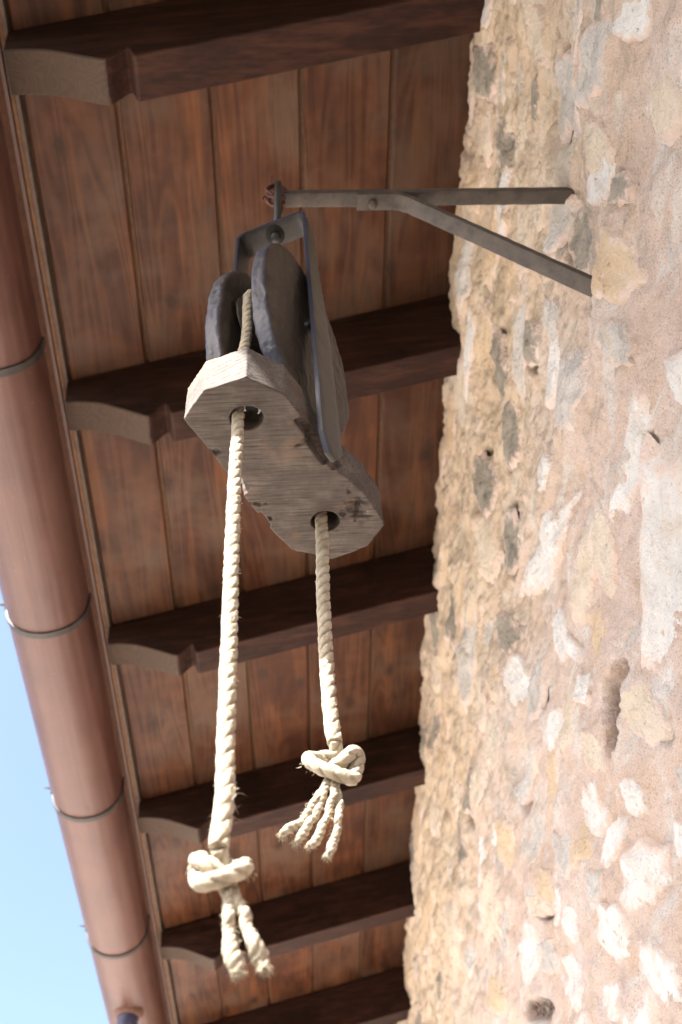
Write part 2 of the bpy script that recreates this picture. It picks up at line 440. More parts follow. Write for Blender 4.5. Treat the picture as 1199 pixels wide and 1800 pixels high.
M_PLANK = plank_material(); M_BEAM = beam_material(); M_BLOCK = block_material(); M_CHEEK = cheek_material()
M_IRON = iron_material('dusty_iron', (.040, .033, .029), (.090, .072, .060), .6, .3, .65)
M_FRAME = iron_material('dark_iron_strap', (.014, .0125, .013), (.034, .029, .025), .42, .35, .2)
M_WIRE = iron_material('rusty_wire', (.07, .025, .018), (.12, .045, .03), .7, .3, .6)
M_HOOP = iron_material('grey_metal_hoop', (.026, .023, .023), (.058, .050, .046), .55, .4, .1)
M_ROPE = rope_material(); M_GUTTER = gutter_material()
M_TONGUE = plain('bare_tongue_wood', (.085, .038, .015), .7, .3, 60)
M_FASCIA = plain('weathered_fascia_wood', (.13, .095, .075), .7, .3, 30)
M_EDGE = plain('bare_board_edge', (.17, .085, .038), .7, .35, 60)
M_FLASH = plain('painted_metal_flashing', (.11, .075, .066), .45, .15, 20)
M_TAB = plain('blackened_tab', (.012, .011, .012), .8, .3, 40)
M_OUTLET = plain('dark_plastic_pipe', (.03, .032, .075), .4, .2, 20)
M_RUSTRING = plain('rusty_collar', (.12, .055, .038), .7, .4, 60)
M_MORTAR = mortar_material()
M_GROUND = plain('dark_ground', (.022, .022, .015), .95, .3, 3, .01)  # unseen ground, kept dark so little light bounces onto the rafter sides
M_BOUNCE = plain('pale_bounce_sheet', (.50, .465, .425), .9, .15, 3, .004)  # colour of the unseen light-bouncing sheet
M_STONE = {
 'white': stone_material('white_limestone', (.60, .57, .55), (.74, .72, .71), (.50, .47, .45), .5),
 'grey':  stone_material('grey_limestone', (.45, .415, .39), (.60, .56, .53), (.25, .23, .22), .6),
 'ochre': stone_material('ochre_limestone', (.54, .385, .245), (.63, .50, .37), (.62, .55, .46), .6),
 'dark':  stone_material('lichened_stone', (.21, .185, .155), (.36, .32, .27), (.10, .09, .08), .8),
 'cream': stone_material('cream_limestone', (.56, .46, .36), (.66, .58, .49), (.42, .38, .35), .6),
}

# ------------------------------------------------------------------ ground
me = mesh_from('ground', [(-60, -60, -EYE), (60, -60, -EYE), (60, 60, -EYE), (-60, 60, -EYE)], [(0, 1, 2, 3)], (0, 0, -EYE))
link('ground', me, M_GROUND, loc=(0, 0, -EYE), kind='structure')

_pa = math.radians(26); _pu = np.array([math.cos(_pa), math.sin(_pa), 0]); _pv = np.array([-math.sin(_pa), math.cos(_pa), 0])
v_, f_ = box(_pv*(2.2+20)+np.array([0, 0, -EYE+.006]), _pu*36, _pv*20, (0, 0, .004))  # unseen pale sheet, added to bounce sunlight onto soffit and wall
me = mesh_from('bounce_sheet', v_, f_, (0, 0, -EYE))
link('bounce_sheet', me, M_BOUNCE, loc=(0, 0, -EYE), kind='structure', smooth=False)

# ------------------------------------------------------------------ stone wall
WX = .53                                       # mean face of the wall; the wall stands to its right
wall = thing('stone_wall', 'rough rubble stone wall with pinkish lime mortar rising to the wooden eaves', 'wall', (WX, 0, -EYE))
def low0(y, z):  return .018*fbm(y*1.3, z*1.7, 5.5, 3) + .014*fbm(y*4.6, z*6.5, 2.2, 3)
_lb = [(.765, 1.585, .022), (.73, 1.90, -.002)]
_lb = [(y, z, t-float(low0(y, z))) for y, z, t in _lb]
_ey = np.array([-1, .74, .96, 1.2, 1.345, 1.737, 2.0, 2.34, 2.78, 3.26, 3.88, 4.9, 12]); _ex = np.array([.487, .487, .498, .497, .480, .508, .499, .511, .502, .506, .507, .535, .535])
def low(y, z):
    top = WX-np.interp(y, _ey, _ex)-low0(y, 2.88)
    return low0(y, z) + .55*top*np.exp(-((z-2.90)/.22)**2) + sum(d*np.exp(-(((y-a)/.16)**2+((z-b)/.10)**2)) for a, b, d in _lb)
PITS = []                                      # y, z, half sizes, tilt, depth
def img_pit(cx, cy, rx, ry, depth):
    c = onX(cx, cy, WX); a = onX(cx+rx, cy, WX)-c; b = onX(cx, cy+ry, WX)-c
    A = np.array([[a[1], b[1]], [a[2], b[2]]]); PITS.append((c[1], c[2], np.linalg.inv(A), depth))
for p in [(1088, 1250, 15, 62, .05), (1098, 1180, 8, 20, .018), (962, 1228, 8, 24, .03), (895, 950, 15, 58, .03), (1020, 420, 18, 66, .03), (988, 408, 14, 45, .018),
          (876, 640, 10, 80, .022), (1100, 325, 12, 28, .02), (830, 1395, 12, 46, .025), (926, 1390, 10, 36, .018), (948, 1775, 16, 24, .028),
          (962, 1600, 16, 18, .018), (1150, 158, 14, 10, .014), (810, 1490, 8, 45, .02), (858, 850, 9, 60, .018), (895, 790, 8, 40, .015), (1000, 130, 8, 60, .018),
          (872, 130, 10, 50, .014), (890, 260, 12, 40, .014), (940, 610, 7, 36, .02), (1175, 1000, 10, 30, .012), (1160, 1120, 8, 28, .012), (1003, 352, 14, 24, .010), (1046, 530, 12, 26, .010), (760, 870, 8, 50, .02), (800, 1130, 8, 50, .015), (1165, 1290, 10, 20, .01), (1060, 1020, 8, 26, .01)]: img_pit(*p)
def pits(y, z):
    d = np.zeros(np.broadcast(y, z).shape); pit_tone = np.zeros_like(d)
    wob = .32*fbm(y*17, z*17, 1.1, 4)
    for (py, pz, inv, dep) in PITS:
        u = inv[0, 0]*(y-py)+inv[0, 1]*(z-pz); v = inv[1, 0]*(y-py)+inv[1, 1]*(z-pz)
        r = np.sqrt(u*u+v*v)+wob
        k = np.clip((1.25-r)/.55, 0, 1); k = k*k*(3-2*k)
        d += dep*k; pit_tone = np.maximum(pit_tone, k*min(1., dep/.028))
    return d, pit_tone
def relief(y, z):
    amp = np.clip((z-1.25)/.8, 0, 1); amp = .5+.5*amp*amp*(3-2*amp)         # smoother render lower down
    med = .0085*fbm(y*11, z*15, 3.3, 3) + .0066*fbm(y*33, z*40, 9.3, 3)
    rid = 1-np.abs(fbm(y*7, z*10, 7.7, 3)); med = med + .009*(rid-.6)
    return med*amp + .0028*fbm(y*105, z*115, 4.4, 3)
ys = [-.6]
while ys[-1] < 9.5: ys.append(ys[-1] + (.02 if ys[-1] < .05 else max(.0042, .0042*(ys[-1]/1.2)**1.25)))
ys = np.array(ys); zs = np.r_[np.arange(-EYE-.1, .5, .05), np.arange(.5, 3.02, .0052), 3.1]
Y, Z = np.meshgrid(ys, zs, indexing='ij')
pd, pit_tone = pits(Y, Z)
HX = WX - low(Y, Z) - relief(Y, Z) + pd*(1+.25*fbm(Y*40, Z*40, 1.9, 2)) + .002
V = np.stack([HX, Y, Z], -1).reshape(-1, 3)
ny, nz = Y.shape
i = np.arange(ny*nz).reshape(ny, nz)
Fq = np.stack([i[:-1, :-1], i[:-1, 1:], i[1:, 1:], i[1:, :-1]], -1).reshape(-1, 4)
def fast_mesh(name, V, Fq, org):
    me = bpy.data.meshes.new(name); V = np.asarray(V, float)-np.asarray(org, float)
    me.vertices.add(len(V)); me.vertices.foreach_set('co', V.astype(np.float32).ravel())
    me.loops.add(Fq.size); me.loops.foreach_set('vertex_index', Fq.astype(np.int32).ravel())
    me.polygons.add(len(Fq)); me.polygons.foreach_set('loop_start', np.arange(0, Fq.size, 4, dtype=np.int32))
    me.update(calc_edges=True); me.validate(); return me
me = fast_mesh('mortar', V, Fq, ORG[wall.name])
at = me.attributes.new('pit_tone', 'FLOAT', 'POINT'); at.data.foreach_set('value', pit_tone.reshape(-1).astype(np.float32))
link('mortar', me, M_MORTAR, wall)
# solid of the wall behind its face
v, f = box((WX+.55, 4.45, (3.1-EYE)/2-.05), (.49, 0, 0), (0, 5.1, 0), (0, 0, (3.1+EYE)/2))
part('core', v, f, M_MORTAR, wall, smooth=False)

STONES = []                                    # polygon in (y, z), class, proudness
def outline(n, seed, jag=.26):
    th = np.linspace(0, 2*np.pi, n, endpoint=False)
    r = 1+jag*fbm(np.cos(th)*1.9, np.sin(th)*1.9, seed*3.17, 3)
    p = 3.0; sq = (np.abs(np.cos(th))**p+np.abs(np.sin(th))**p)**(-1/p)   # slightly squared
    return th, r*(.35+.65*sq)
def add_stone(c, A, cls, proud, seed, n=36, rings=10):
    """c = (y, z); A = 2x2 matrix taking the unit disc to the wall"""
    th, ro = outline(n, seed)
    vv = []; ff = []
    rr = np.linspace(0, 1, rings+1)[1:]**.8
    U = np.concatenate([[[0, 0]]]+[np.c_[np.cos(th)*ro*r, np.sin(th)*ro*r] for r in rr])
    R = np.concatenate([[0]]+[np.full(n, r) for r in rr])
    P = U @ A.T + np.asarray(c)
    y, z = P[:, 0], P[:, 1]
    size = math.sqrt(abs(np.linalg.det(A)))
    tilt = .07*size*(vnoise(seed*1.7, 2.2, 8.)*U[:, 0]+vnoise(seed*2.9, 5.2, 1.)*U[:, 1])
    dome = proud*(1-.55*R**2.5) - np.where(R > .8, (R-.8)/.2, 0)**1.4*(proud*.6+.012)
    x = WX - low(y, z) - .45*relief(y, z) - dome*.8 - tilt - .0042*fbm(y*24, z*30, seed, 4) - .0016*fbm(y*110, z*110, seed, 2)
    V = np.c_[x, y, z]
    for j in range(n): ff.append((0, 1+(j+1) % n, 1+j))
    for k in range(rings-1):
        for j in range(n):
            a = 1+k*n+j; b = 1+k*n+(j+1) % n
            ff.append((a, b, b+n, a+n))
    ff = [tuple(reversed(q)) for q in ff]
    so_ = part('stone', V, ff, M_STONE[cls], wall)
    at_ = so_.data.attributes.new('rim', 'FLOAT', 'POINT'); at_.data.foreach_set('value', R.astype(np.float32))
    STONES.append((c[0], c[1], A))
sd_ = 0
def img_stone(cx, cy, rx, ry, slant, cls, proud=.010):
    global sd_; sd_ += 1
    c = onX(cx, cy, WX); a = onX(cx+rx, cy, WX)-c; b = onX(cx+slant*ry, cy+ry, WX)-c
    A = np.array([[a[1], b[1]], [a[2], b[2]]])
    add_stone((c[1], c[2]), A, cls, proud, sd_*1.37)
for s in [(1145, 1010, 40, 235, .05, 'white', 0.0054), (1002, 690, 30, 80, -.2, 'grey', 0.0054), (955, 965, 26, 80, -.4, 'white', 0.0063), (990, 1115, 22, 55, .3, 'white', 0.0063),
          (1050, 955, 22, 95, .12, 'cream', 0.0054), (915, 1195, 20, 50, .15, 'white', 0.0045), (1085, 1475, 20, 50, -.25, 'white', 0.0054), (1130, 1545, 32, 68, .05, 'white', 0.0108),
          (1088, 1640, 24, 60, .15, 'white', 0.0054), (1158, 1715, 36, 60, .35, 'white', 0.0063), (1003, 1500, 17, 46, .2, 'grey', 0.0054), (1188, 1375, 16, 38, .1, 'grey', 0.0045),
          (1050, 1420, 22, 52, .15, 'white', 0.0045), (932, 1365, 16, 62, -.35, 'grey', 0.0054), (1165, 185, 34, 66, .0, 'cream', 0.0072), (1172, 670, 30, 60, .1, 'white', 0.0063),
          (1062, 110, 26, 85, -.35, 'grey', 0.0045), (1085, 470, 36, 70, .1, 'ochre', 0.0054), (900, 1480, 20, 55, .1, 'ochre', 0.0054), (876, 1745, 22, 36, .1, 'ochre', 0.0054),
          (968, 1560, 18, 40, .1, 'ochre', 0.0054), (1105, 330, 20, 34, -.2, 'dark', .008), (1022, 420, 20, 66, .05, 'dark', -.002), (980, 400, 20, 50, -.15, 'grey', 0.0027),
          (868, 130, 14, 55, 0, 'dark', .008), (893, 265, 18, 50, .1, 'dark', .008), (876, 640, 13, 78, .05, 'dark', .006), (897, 760, 12, 70, .05, 'dark', .008),
          (940, 600, 12, 44, .05, 'dark', .008), (896, 955, 18, 58, 0, 'dark', -.001), (856, 850, 14, 62, .05, 'dark', .008), (896, 1115, 20, 40, 0, 'dark', .010),
          (832, 1395, 13, 46, -.1, 'dark', .004), (812, 1485, 10, 52, .05, 'dark', .006), (950, 1590, 22, 26, 0, 'cream', 0.0045), (1000, 160, 16, 85, .02, 'grey', 0.0036),
          (975, 560, 16, 46, .1, 'grey', 0.0045), (1050, 1120, 22, 60, .2, 'ochre', 0.0027), (930, 430, 18, 70, -.05, 'cream', 0.0054), (840, 330, 16, 60, -.05, 'ochre', 0.0054),
          (900, 480, 20, 60, .05, 'ochre', 0.0054), (860, 960, 16, 70, .05, 'cream', 0.0063), (815, 700, 16, 70, -.03, 'cream', 0.0063), (800, 1080, 12, 60, -.02, 'dark', .008),
          (850, 1230, 14, 70, .05, 'cream', 0.0054), (880, 1300, 14, 60, 0, 'cream', 0.0054), (1185, 470, 18, 50, .15, 'grey', 0.0054), (1060, 260, 26, 55, .1, 'cream', 0.0045),
          (950, 60, 24, 60, .05, 'cream', 0.0054), (1130, 1250, 24, 60, .2, 'cream', 0.0036), (800, 1640, 12, 70, 0, 'cream', 0.0054), (1010, 1720, 24, 50, .15, 'white', 0.0045),
          (760, 1600, 10, 70, 0, 'ochre', 0.0054), (780, 1250, 10, 70, 0, 'ochre', 0.0054), (960, 1680, 18, 40, .1, 'grey', 0.0036), (1035, 1210, 16, 34, .2, 'white', .0050), (1120, 1400, 18, 40, .1, 'white', .0050), (1060, 1560, 14, 40, .1, 'grey', .0050), (1175, 1480, 18, 46, .2, 'white', .0050), (1020, 1620, 16, 44, .1, 'white', .0050), (985, 1280, 12, 40, -.1, 'white', .0050), (1080, 1760, 22, 36, .2, 'white', .0050), (960, 830, 14, 44, -.1, 'white', .0050), (1090, 610, 22, 44, .1, 'grey', .0050), (1060, 320, 20, 50, -.2, 'white', .0050), (1130, 30, 26, 50, -.2, 'white', .0050), (1060, 1320, 24, 40, .2, 'cream', 0.0027)]:
    img_stone(*s)
tries = 0
while len(STONES) < 285 and tries < 9000:
    tries += 1
    y = RNG.uniform(.0, 6.0) if tries % 3 else RNG.uniform(.0, 2.5); z = RNG.uniform(.45, 2.95)
    L_ = RNG.uniform(.05, .20)*(1+.06*y); Hh = L_*RNG.uniform(.28, .6); an = RNG.normal(0, .16)
    ok = True
    for (sy, sz, A) in STONES:
        d = np.linalg.solve(A, np.array([y-sy, z-sz])); k = np.hypot(*d)
        dist = math.hypot(y-sy, z-sz)
        if dist*(1-1/max(k, 1e-6)) < .62*math.sqrt(L_*Hh) or k < 1: ok = False; break
    if not ok: continue
    A = np.array([[math.cos(an), -math.sin(an)], [math.sin(an), math.cos(an)]]) @ np.diag([L_, Hh])
    up_ = np.clip((z-1.5)/1.2, 0, 1)
    cls = RNG.choice(['white', 'grey', 'ochre', 'dark', 'cream'], p=np.array([.24*(1-up_)+.04, .18, .16+.16*up_, .06+.26*up_, .30])/(.24*(1-up_)+.04+.18+.16+.16*up_+.06+.26*up_+.30))
    add_stone((y, z), A, cls, RNG.uniform(.0, .006), 100+tries*.73)

# ------------------------------------------------------------------ timber eaves
PN = np.array([-.169, 0, .986]); RD = np.array([.976, -.14, .168]); D0 = 2.6; DS = D0+.25
eaves = thing('timber_eaves', 'dark stained timber eaves with carved rafter ends above the hanging pulley', 'roof', (-.645, 0, 2.74))
def zpl(x, d): return (d+.169*x)/.986
joints = [-.643, -.412, -.172, .062, .308, .548]
for a, b in zip(joints[:-1], joints[1:]):
    g = .0045
    xs = [a+g, a+g+.006, b-g-.006, b-g]; off = [.006, 0, 0, .006]; th = .022
    prof = [(x, zpl(x, DS+o)) for x, o in zip(xs, off)] + [(xs[3], zpl(xs[3], DS+th)), (xs[0], zpl(xs[0], DS+th))]
    V, F = prism([(x, -3.0, z) for x, z in prof], (0, 12.5, 0))
    part('plank', V, F, M_PLANK, eaves, smooth=False)
for x in joints[1:-1]:
    V, F = box((x, 3.25, zpl(x, DS+.016)), (.0085, 0, .0015), (0, 6.25, 0), (0, 0, .004))
    part('plank_tongue', V, F, M_TONGUE, eaves, smooth=False)
PROF = [(-.648, .245), (-.645, .156), (-.637, .150), (-.61, .143), (-.586, .134), (-.55, .118), (-.52, .100), (-.487, .076), (-.454, .052), (-.425, .030),
        (-.402, .014), (-.392, .011), (-.378, .020), (-.350, .046), (-.343, .044), (-.330, .004), (-.322, 0)]
LEAN = {-2: .0, -1: -.05, 0: -.055, 1: -.045, 2: 0, 3: .03, 4: .03}
for k in range(-2, 9):
    yl = .758+.9575*k; lean = LEAN.get(k, .03)
    pts = PROF+[(.66, 0), (.66, .245)]
    def place(y0):
        out = []
        for (x, h) in pts:
            s = (x+.33)/RD[0]
            z = zpl(x, D0)+h/.986
            out.append((x, y0+RD[1]*s+lean*h/.25, z))
        return np.array(out)
    hw = .104 + random.uniform(-.003, .003)
    near = place(yl-hw); far = place(yl)
    n = len(near); V = np.r_[near, far]
    F = [tuple(range(n)), tuple(range(n, 2*n))[::-1]] + [((i+1) % n, i, n+i, n+(i+1) % n) for i in range(n)]
    V, F = bevelled(V, F, .003, 1)
    o = part('rafter', V, F, M_BEAM, eaves, smooth=True); auto_smooth(o, 28)
# fascia board with bare lower edge and metal flashing behind the gutter
zf = zpl(-.645, DS)
V, F = box((-.656, 3.25, zf+.014), (.010, 0, 0), (0, 6.25, 0), (0, 0, .024)); part('fascia_board', V, F, M_FASCIA, eaves, smooth=False)
V, F = box((-.6605, 3.25, zf-.0128), (.0045, 0, 0), (0, 6.25, 0), (0, 0, .0025)); part('board_edge', V, F, M_EDGE, eaves, smooth=False)
V, F = box((-.6715, 3.25, zf-.004), (.0045, 0, 0), (0, 6.25, 0), (0, 0, .022)); part('flashing', V, F, M_FLASH, eaves, smooth=False)
# roof covering over the boards
prof = [(-.80, zpl(-.80, DS+.026)), (1.4, zpl(1.4, DS+.026)), (1.4, zpl(1.4, DS+.12)), (-.80, zpl(-.80, DS+.12))]
V, F = prism([(x, -3.0, z) for x, z in prof], (0, 12.5, 0)); part('roof_covering', V, F, M_TONGUE, eaves, smooth=False)

# ------------------------------------------------------------------ gutter
GX, GZ, GR = -.803, 2.632, .128
gutter = thing('gutter', 'brown painted half round metal gutter running along the outer edge of the eaves', 'gutter', (GX, 0, GZ))
def gutter_profile(R, t, bead=True):
    a = np.linspace(math.pi, 2*math.pi, 33)
    outer = [(GX+R*math.cos(q), GZ+R*math.sin(q)) for q in a]
    inner = [(GX+(R-t)*math.cos(q), GZ+(R-t)*math.sin(q)) for q in a[::-1]]
    return outer+[(GX+R, GZ+.05), (GX+R-t, GZ+.05)]+inner
def strip_along_y(prof, y0, y1, parts=1):
    V, F = prism([(x, y0, z) for x, z in prof], (0, y1-y0, 0)); return V, F
V, F = strip_along_y(gutter_profile(GR, .002), -3.0, 9.5)
o = part('channel', V, F, M_GUTTER, gutter); auto_smooth(o, 40)
V, F = tube([(GX-GR-.004, -3.0, GZ+.002), (GX-GR-.004, 3, GZ+.002), (GX-GR-.004, 9.5, GZ+.002)], .0075, .5, 12)
part('rolled_rim', V, F, M_GUTTER, gutter)
def hoop(y):
    a = np.linspace(math.pi*.985, 2*math.pi, 40); R1, R2, w = GR+.0005, GR+.006, .0125
    V = []; F = []
    prof = [(R1, -w), (R2, -w*.9), (R2+.0012, -w*.45), (R2-.001, 0), (R2+.0012, w*.45), (R2, w*.9), (R1, w)]
    for q in a:
        for (r, dy) in prof: V.append((GX+r*math.cos(q), y+dy, GZ+r*math.sin(q)))
    m = len(prof)
    for i in range(len(a)-1):
        for j in range(m-1): F.append((i*m+j, i*m+j+1, (i+1)*m+j+1, (i+1)*m+j))
    v2, f2 = box((GX+GR+.003, y, GZ+.028), (.0025, 0, 0), (0, w, 0), (0, 0, .03))
    h_ = part('gutter_hoop', *join((V, F), (v2, f2)), M_HOOP, gutter); auto_smooth(h_, 50)
    # the tab folded over the rim, its pointed tip standing out
    T = [(GX-GR+.004, y-.011, GZ+.004), (GX-GR-.02, y-.009, GZ+.020), (GX-GR-.046, y-.002, GZ+.024), (GX-GR-.046, y+.002, GZ+.026), (GX-GR-.02, y+.009, GZ+.024), (GX-GR+.004, y+.011, GZ+.008)]
    V, F = prism(T, (.001, 0, .004)); part('tab', V, F, M_TAB, h_, smooth=False)
    V, F = tube([(GX-GR-.012, y+.002, GZ-.002), (GX-GR-.016, y+.004, GZ+.03), (GX-GR-.024, y-.008, GZ+.046)], .003, .004, 6)
    part('tab', V, F, M_TAB, h_)
for k in range(-3, 7): hoop(1.433+.9575*k)
# outlet stub under the channel
cx_, cy_, zt = -.80, 4.80, GZ-GR
def lathe(c, prof, n=28):
    V = [(c[0]+r*math.cos(2*math.pi*j/n), c[1]+r*math.sin(2*math.pi*j/n), z) for (r, z) in prof for j in range(n)]
    F = [(i*n+j, i*n+(j+1) % n, (i+1)*n+(j+1) % n, (i+1)*n+j) for i in range(len(prof)-1) for j in range(n)]
    return V, F
V, F = lathe((cx_, cy_), [(.068, zt+.022), (.066, zt+.002), (.056, zt-.012), (.050, zt-.016), (.046, zt-.012)]); part('outlet_collar', V, F, M_RUSTRING, gutter)
V, F = lathe((cx_, cy_), [(.047, zt+.004), (.047, zt-.10), (.043, zt-.10), (.043, zt+.004)]); part('outlet_pipe', V, F, M_OUTLET, gutter)

# ------------------------------------------------------------------ wall bracket
bracket = thing('wall_bracket', 'forged iron wall bracket with horizontal bar and slanting brace holding the pulley', 'bracket', (WX, .73, 1.64))
YB, HB = .7315, .0135
def rough_iron(V, F, amp=.0006, cut=.006):
    bm = bmesh.new(); vs = [bm.verts.new(tuple(v)) for v in V]
    for f in F: bm.faces.new([vs[i] for i in f])
    bmesh.ops.recalc_face_normals(bm, faces=bm.faces)
    es = [e for e in bm.edges if e.calc_face_angle(0) > .5]
    bmesh.ops.bevel(bm, geom=es, offset=.0014, segments=2, affect='EDGES', profile=.6)
    for _ in range(5):
        es = [e for e in bm.edges if e.calc_length() > cut*2]
        if not es: break
        bmesh.ops.subdivide_edges(bm, edges=es, cuts=1, use_grid_fill=True)
    bmesh.ops.triangulate(bm, faces=[f for f in bm.faces if len(f.verts) > 4])
    bm.normal_update()
    P = np.array([v.co[:] for v in bm.verts]); d = fbm(P[:, 0]*90, P[:, 1]*90, P[:, 2]*90, 3)*amp
    for v, k in zip(bm.verts, d): v.co += v.normal*float(k)
    bm.verts.index_update()
    V = np.array([v.co[:] for v in bm.verts]); F = [tuple(v.index for v in f.verts) for f in bm.faces]; bm.free(); return V, F
V, F = box((.29, YB, 1.899), (.283, 0, 0), (0, HB, 0), (0, 0, .0085)); V, F = rough_iron(V, F)
o = part('bar', V, F, M_IRON, bracket); auto_smooth(o, 40)
t_ = .0125
sec = [(.139, 1.8895, 0), (.205, 1.8895, 0), (.222, 1.886, .001), (.240, 1.876, .003), (.505, 1.604, .036), (.60, 1.507, .048)]
V = []
for k, (x, z, dy) in enumerate(sec):
    tx, tz = (0, -t_) if k < 2 else ((-.004, -.0118) if k == 2 else (-.0085, -.0092))
    for (px_, pz_, sy) in ((x, z, -1), (x, z, 1), (x+tx, z+tz, 1), (x+tx, z+tz, -1)): V.append((px_, YB+dy+sy*(HB+.002), pz_))
F = [(k*4+j, k*4+(j+1) % 4, k*4+4+(j+1) % 4, k*4+4+j) for k in range(len(sec)-1) for j in range(4)]+[(0, 3, 2, 1), tuple(len(sec)*4-4+j for j in range(4))]
V, F = rough_iron(np.array(V), F)
o = part('brace', V, F, M_IRON, bracket); auto_smooth(o, 40)
V = []; F = []
n = 18
for (r, z) in [(.0085, 1.878), (.0085, 1.8735), (.0075, 1.8705), (.0045, 1.8685), (.001, 1.868)]:
    V += [(.167+r*math.cos(2*math.pi*j/n), YB+.003+r*math.sin(2*math.pi*j/n), z) for j in range(n)]
F = [(i*n+j, i*n+(j+1) % n, (i+1)*n+(j+1) % n, (i+1)*n+j) for i in range(4) for j in range(n)]+[tuple(range(4*n, 5*n))]
part('bolt', V, F, M_IRON, bracket)
# rusty wire wound round the tip of the bar and the eye of the pulley
P = []
for k in range(60):
    a = k*.95; P.append((-.006+.019*math.cos(a)+.003*random.uniform(-1, 1), YB+.010*math.sin(a*.5)+.004*random.uniform(-1, 1), 1.916+.026*math.sin(a)+.006*random.uniform(-1, 1)))
V1 = tube(P, .0026, .003, 6)
V2 = tube([(-.012, YB, 1.935), (-.018, YB-.008, 1.955), (-.016, YB-.016, 1.975)], .0017, .003, 6)
V3 = tube([(-.018, YB, 1.905), (-.030, YB-.006, 1.895), (-.034, YB-.004, 1.885)], .0017, .003, 6)
part('wire', *join(V1, V2, V3), M_WIRE, bracket)

# ------------------------------------------------------------------ pulley
e1 = np.array([.508, .861, 0]); e2 = np.array([.861, -.508, 0]); ez = np.array([0, 0, 1.]); C0 = np.array([-.005, .735, 0])
pulley = thing('pulley', 'old wooden pulley block in an iron strap hanging from the wall bracket', 'pulley', (-.005, .735, 1.04))
def pl(a, o, z): return C0+e1*a+e2*o+ez*z
TA, TZ = -.016, 1.765                      # strap centre along e1, underside of its crown
sw = .0225
TZ = 1.787
CT = np.array([-.012, .753, 0]); T1 = np.array([.36, .933, 0]); T2 = np.array([.933, -.36, 0])
def sp(a, o, z):
    k = np.clip((z-1.20)/(1.76-1.20), 0, 1); k = k*k*(3-2*k)
    lo_ = pl(TA+a, o*1.04, z); hi_ = CT+T1*a+T2*o*.90+ez*z
    return lo_*(1-k)+hi_*k
def strap_path():
    r_ = .016; L_ = []
    for (o, z) in [(-.066, 1.098), (-.066, 1.14), (-.066, 1.30), (-.066, 1.45), (-.066, 1.60), (-.066, TZ-r_)]: L_.append((o, z))
    for q in np.linspace(math.pi, math.pi/2, 7)[1:]: L_.append((-.066+r_+r_*math.cos(q), TZ-r_+r_*math.sin(q)))
    for q in np.linspace(math.pi/2, 0, 7): L_.append((.066-r_+r_*math.cos(q), TZ-r_+r_*math.sin(q)))
    for (o, z) in [(.066, 1.60), (.066, 1.45), (.066, 1.30), (.066, 1.14), (.066, 1.02), (.065, .994)]: L_.append((o, z))
    return L_
P = np.array(strap_path()); tk = .007
T = np.gradient(P, axis=0); T /= np.linalg.norm(T, axis=1)[:, None]; Nn = np.c_[-T[:, 1], T[:, 0]]
inner, outer = P, P+Nn*tk
V = []; F = []
for k in range(len(P)):
    w = sw if k < len(P)-1 else sw*.35
    for (q, s_) in ((inner, -1), (inner, 1), (outer, 1), (outer, -1)): V.append(sp(s_*w, q[k][0], q[k][1]))
for k in range(len(P)-1):
    for j in range(4): F.append((k*4+j, k*4+(j+1) % 4, k*4+4+(j+1) % 4, k*4+4+j))
F += [(0, 3, 2, 1), tuple(len(P)*4-4+j for j in range(4))]
V, F = rough_iron(V, F, .0005, .008)
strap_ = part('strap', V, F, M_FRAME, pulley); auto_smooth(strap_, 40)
# swivel shank: head under the crown, flat neck, eye round the bar
hole = lathe((0, 0), [(.0005, TZ-.0016), (.0160, TZ-.0014), (.0165, TZ-.0002)], 24)
V = np.array(hole[0]); V = V[:, :1]*T1*1.15+V[:, 1:2]*T2+V[:, 2:]*ez+CT
part('swivel_hole', V, hole[1], plain('hole_dark', (.012, .011, .011), .9), pulley)
hd = lathe((0, 0), [(.0005, TZ-.016), (.006, TZ-.0155), (.0095, TZ-.012), (.0105, TZ-.007), (.0095, TZ-.001)], 20)
V = np.array(hd[0]); V = V[:, :1]*T1+V[:, 1:2]*T2+V[:, 2:]*ez+CT+T1*.003
part('swivel_head', V, hd[1], M_FRAME, pulley)
top = CT
xx, yy = -.004, YB-.001
C, s = catmull([(top[0], top[1], TZ+.004), (xx-.003, yy+.004, TZ+.035), (xx-.002, yy-.013, TZ+.075), (xx, yy-.0215, TZ+.105), (xx, yy-.018, TZ+.136), (xx, yy-.004, TZ+.150), (xx, yy+.014, TZ+.144), (xx, yy+.020, TZ+.118), (xx, yy+.016, TZ+.09), (xx, yy+.004, TZ+.072)], .004)
V, F, _ = sweep(C, s, .0072, 14)
part('eye_shank', V, F, M_FRAME, pulley)
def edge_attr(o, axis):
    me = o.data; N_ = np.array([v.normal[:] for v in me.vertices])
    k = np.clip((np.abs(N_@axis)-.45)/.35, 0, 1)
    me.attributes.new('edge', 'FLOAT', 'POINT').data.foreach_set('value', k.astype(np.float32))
edge_attr(strap_, (T1+e1)/np.linalg.norm(T1+e1))
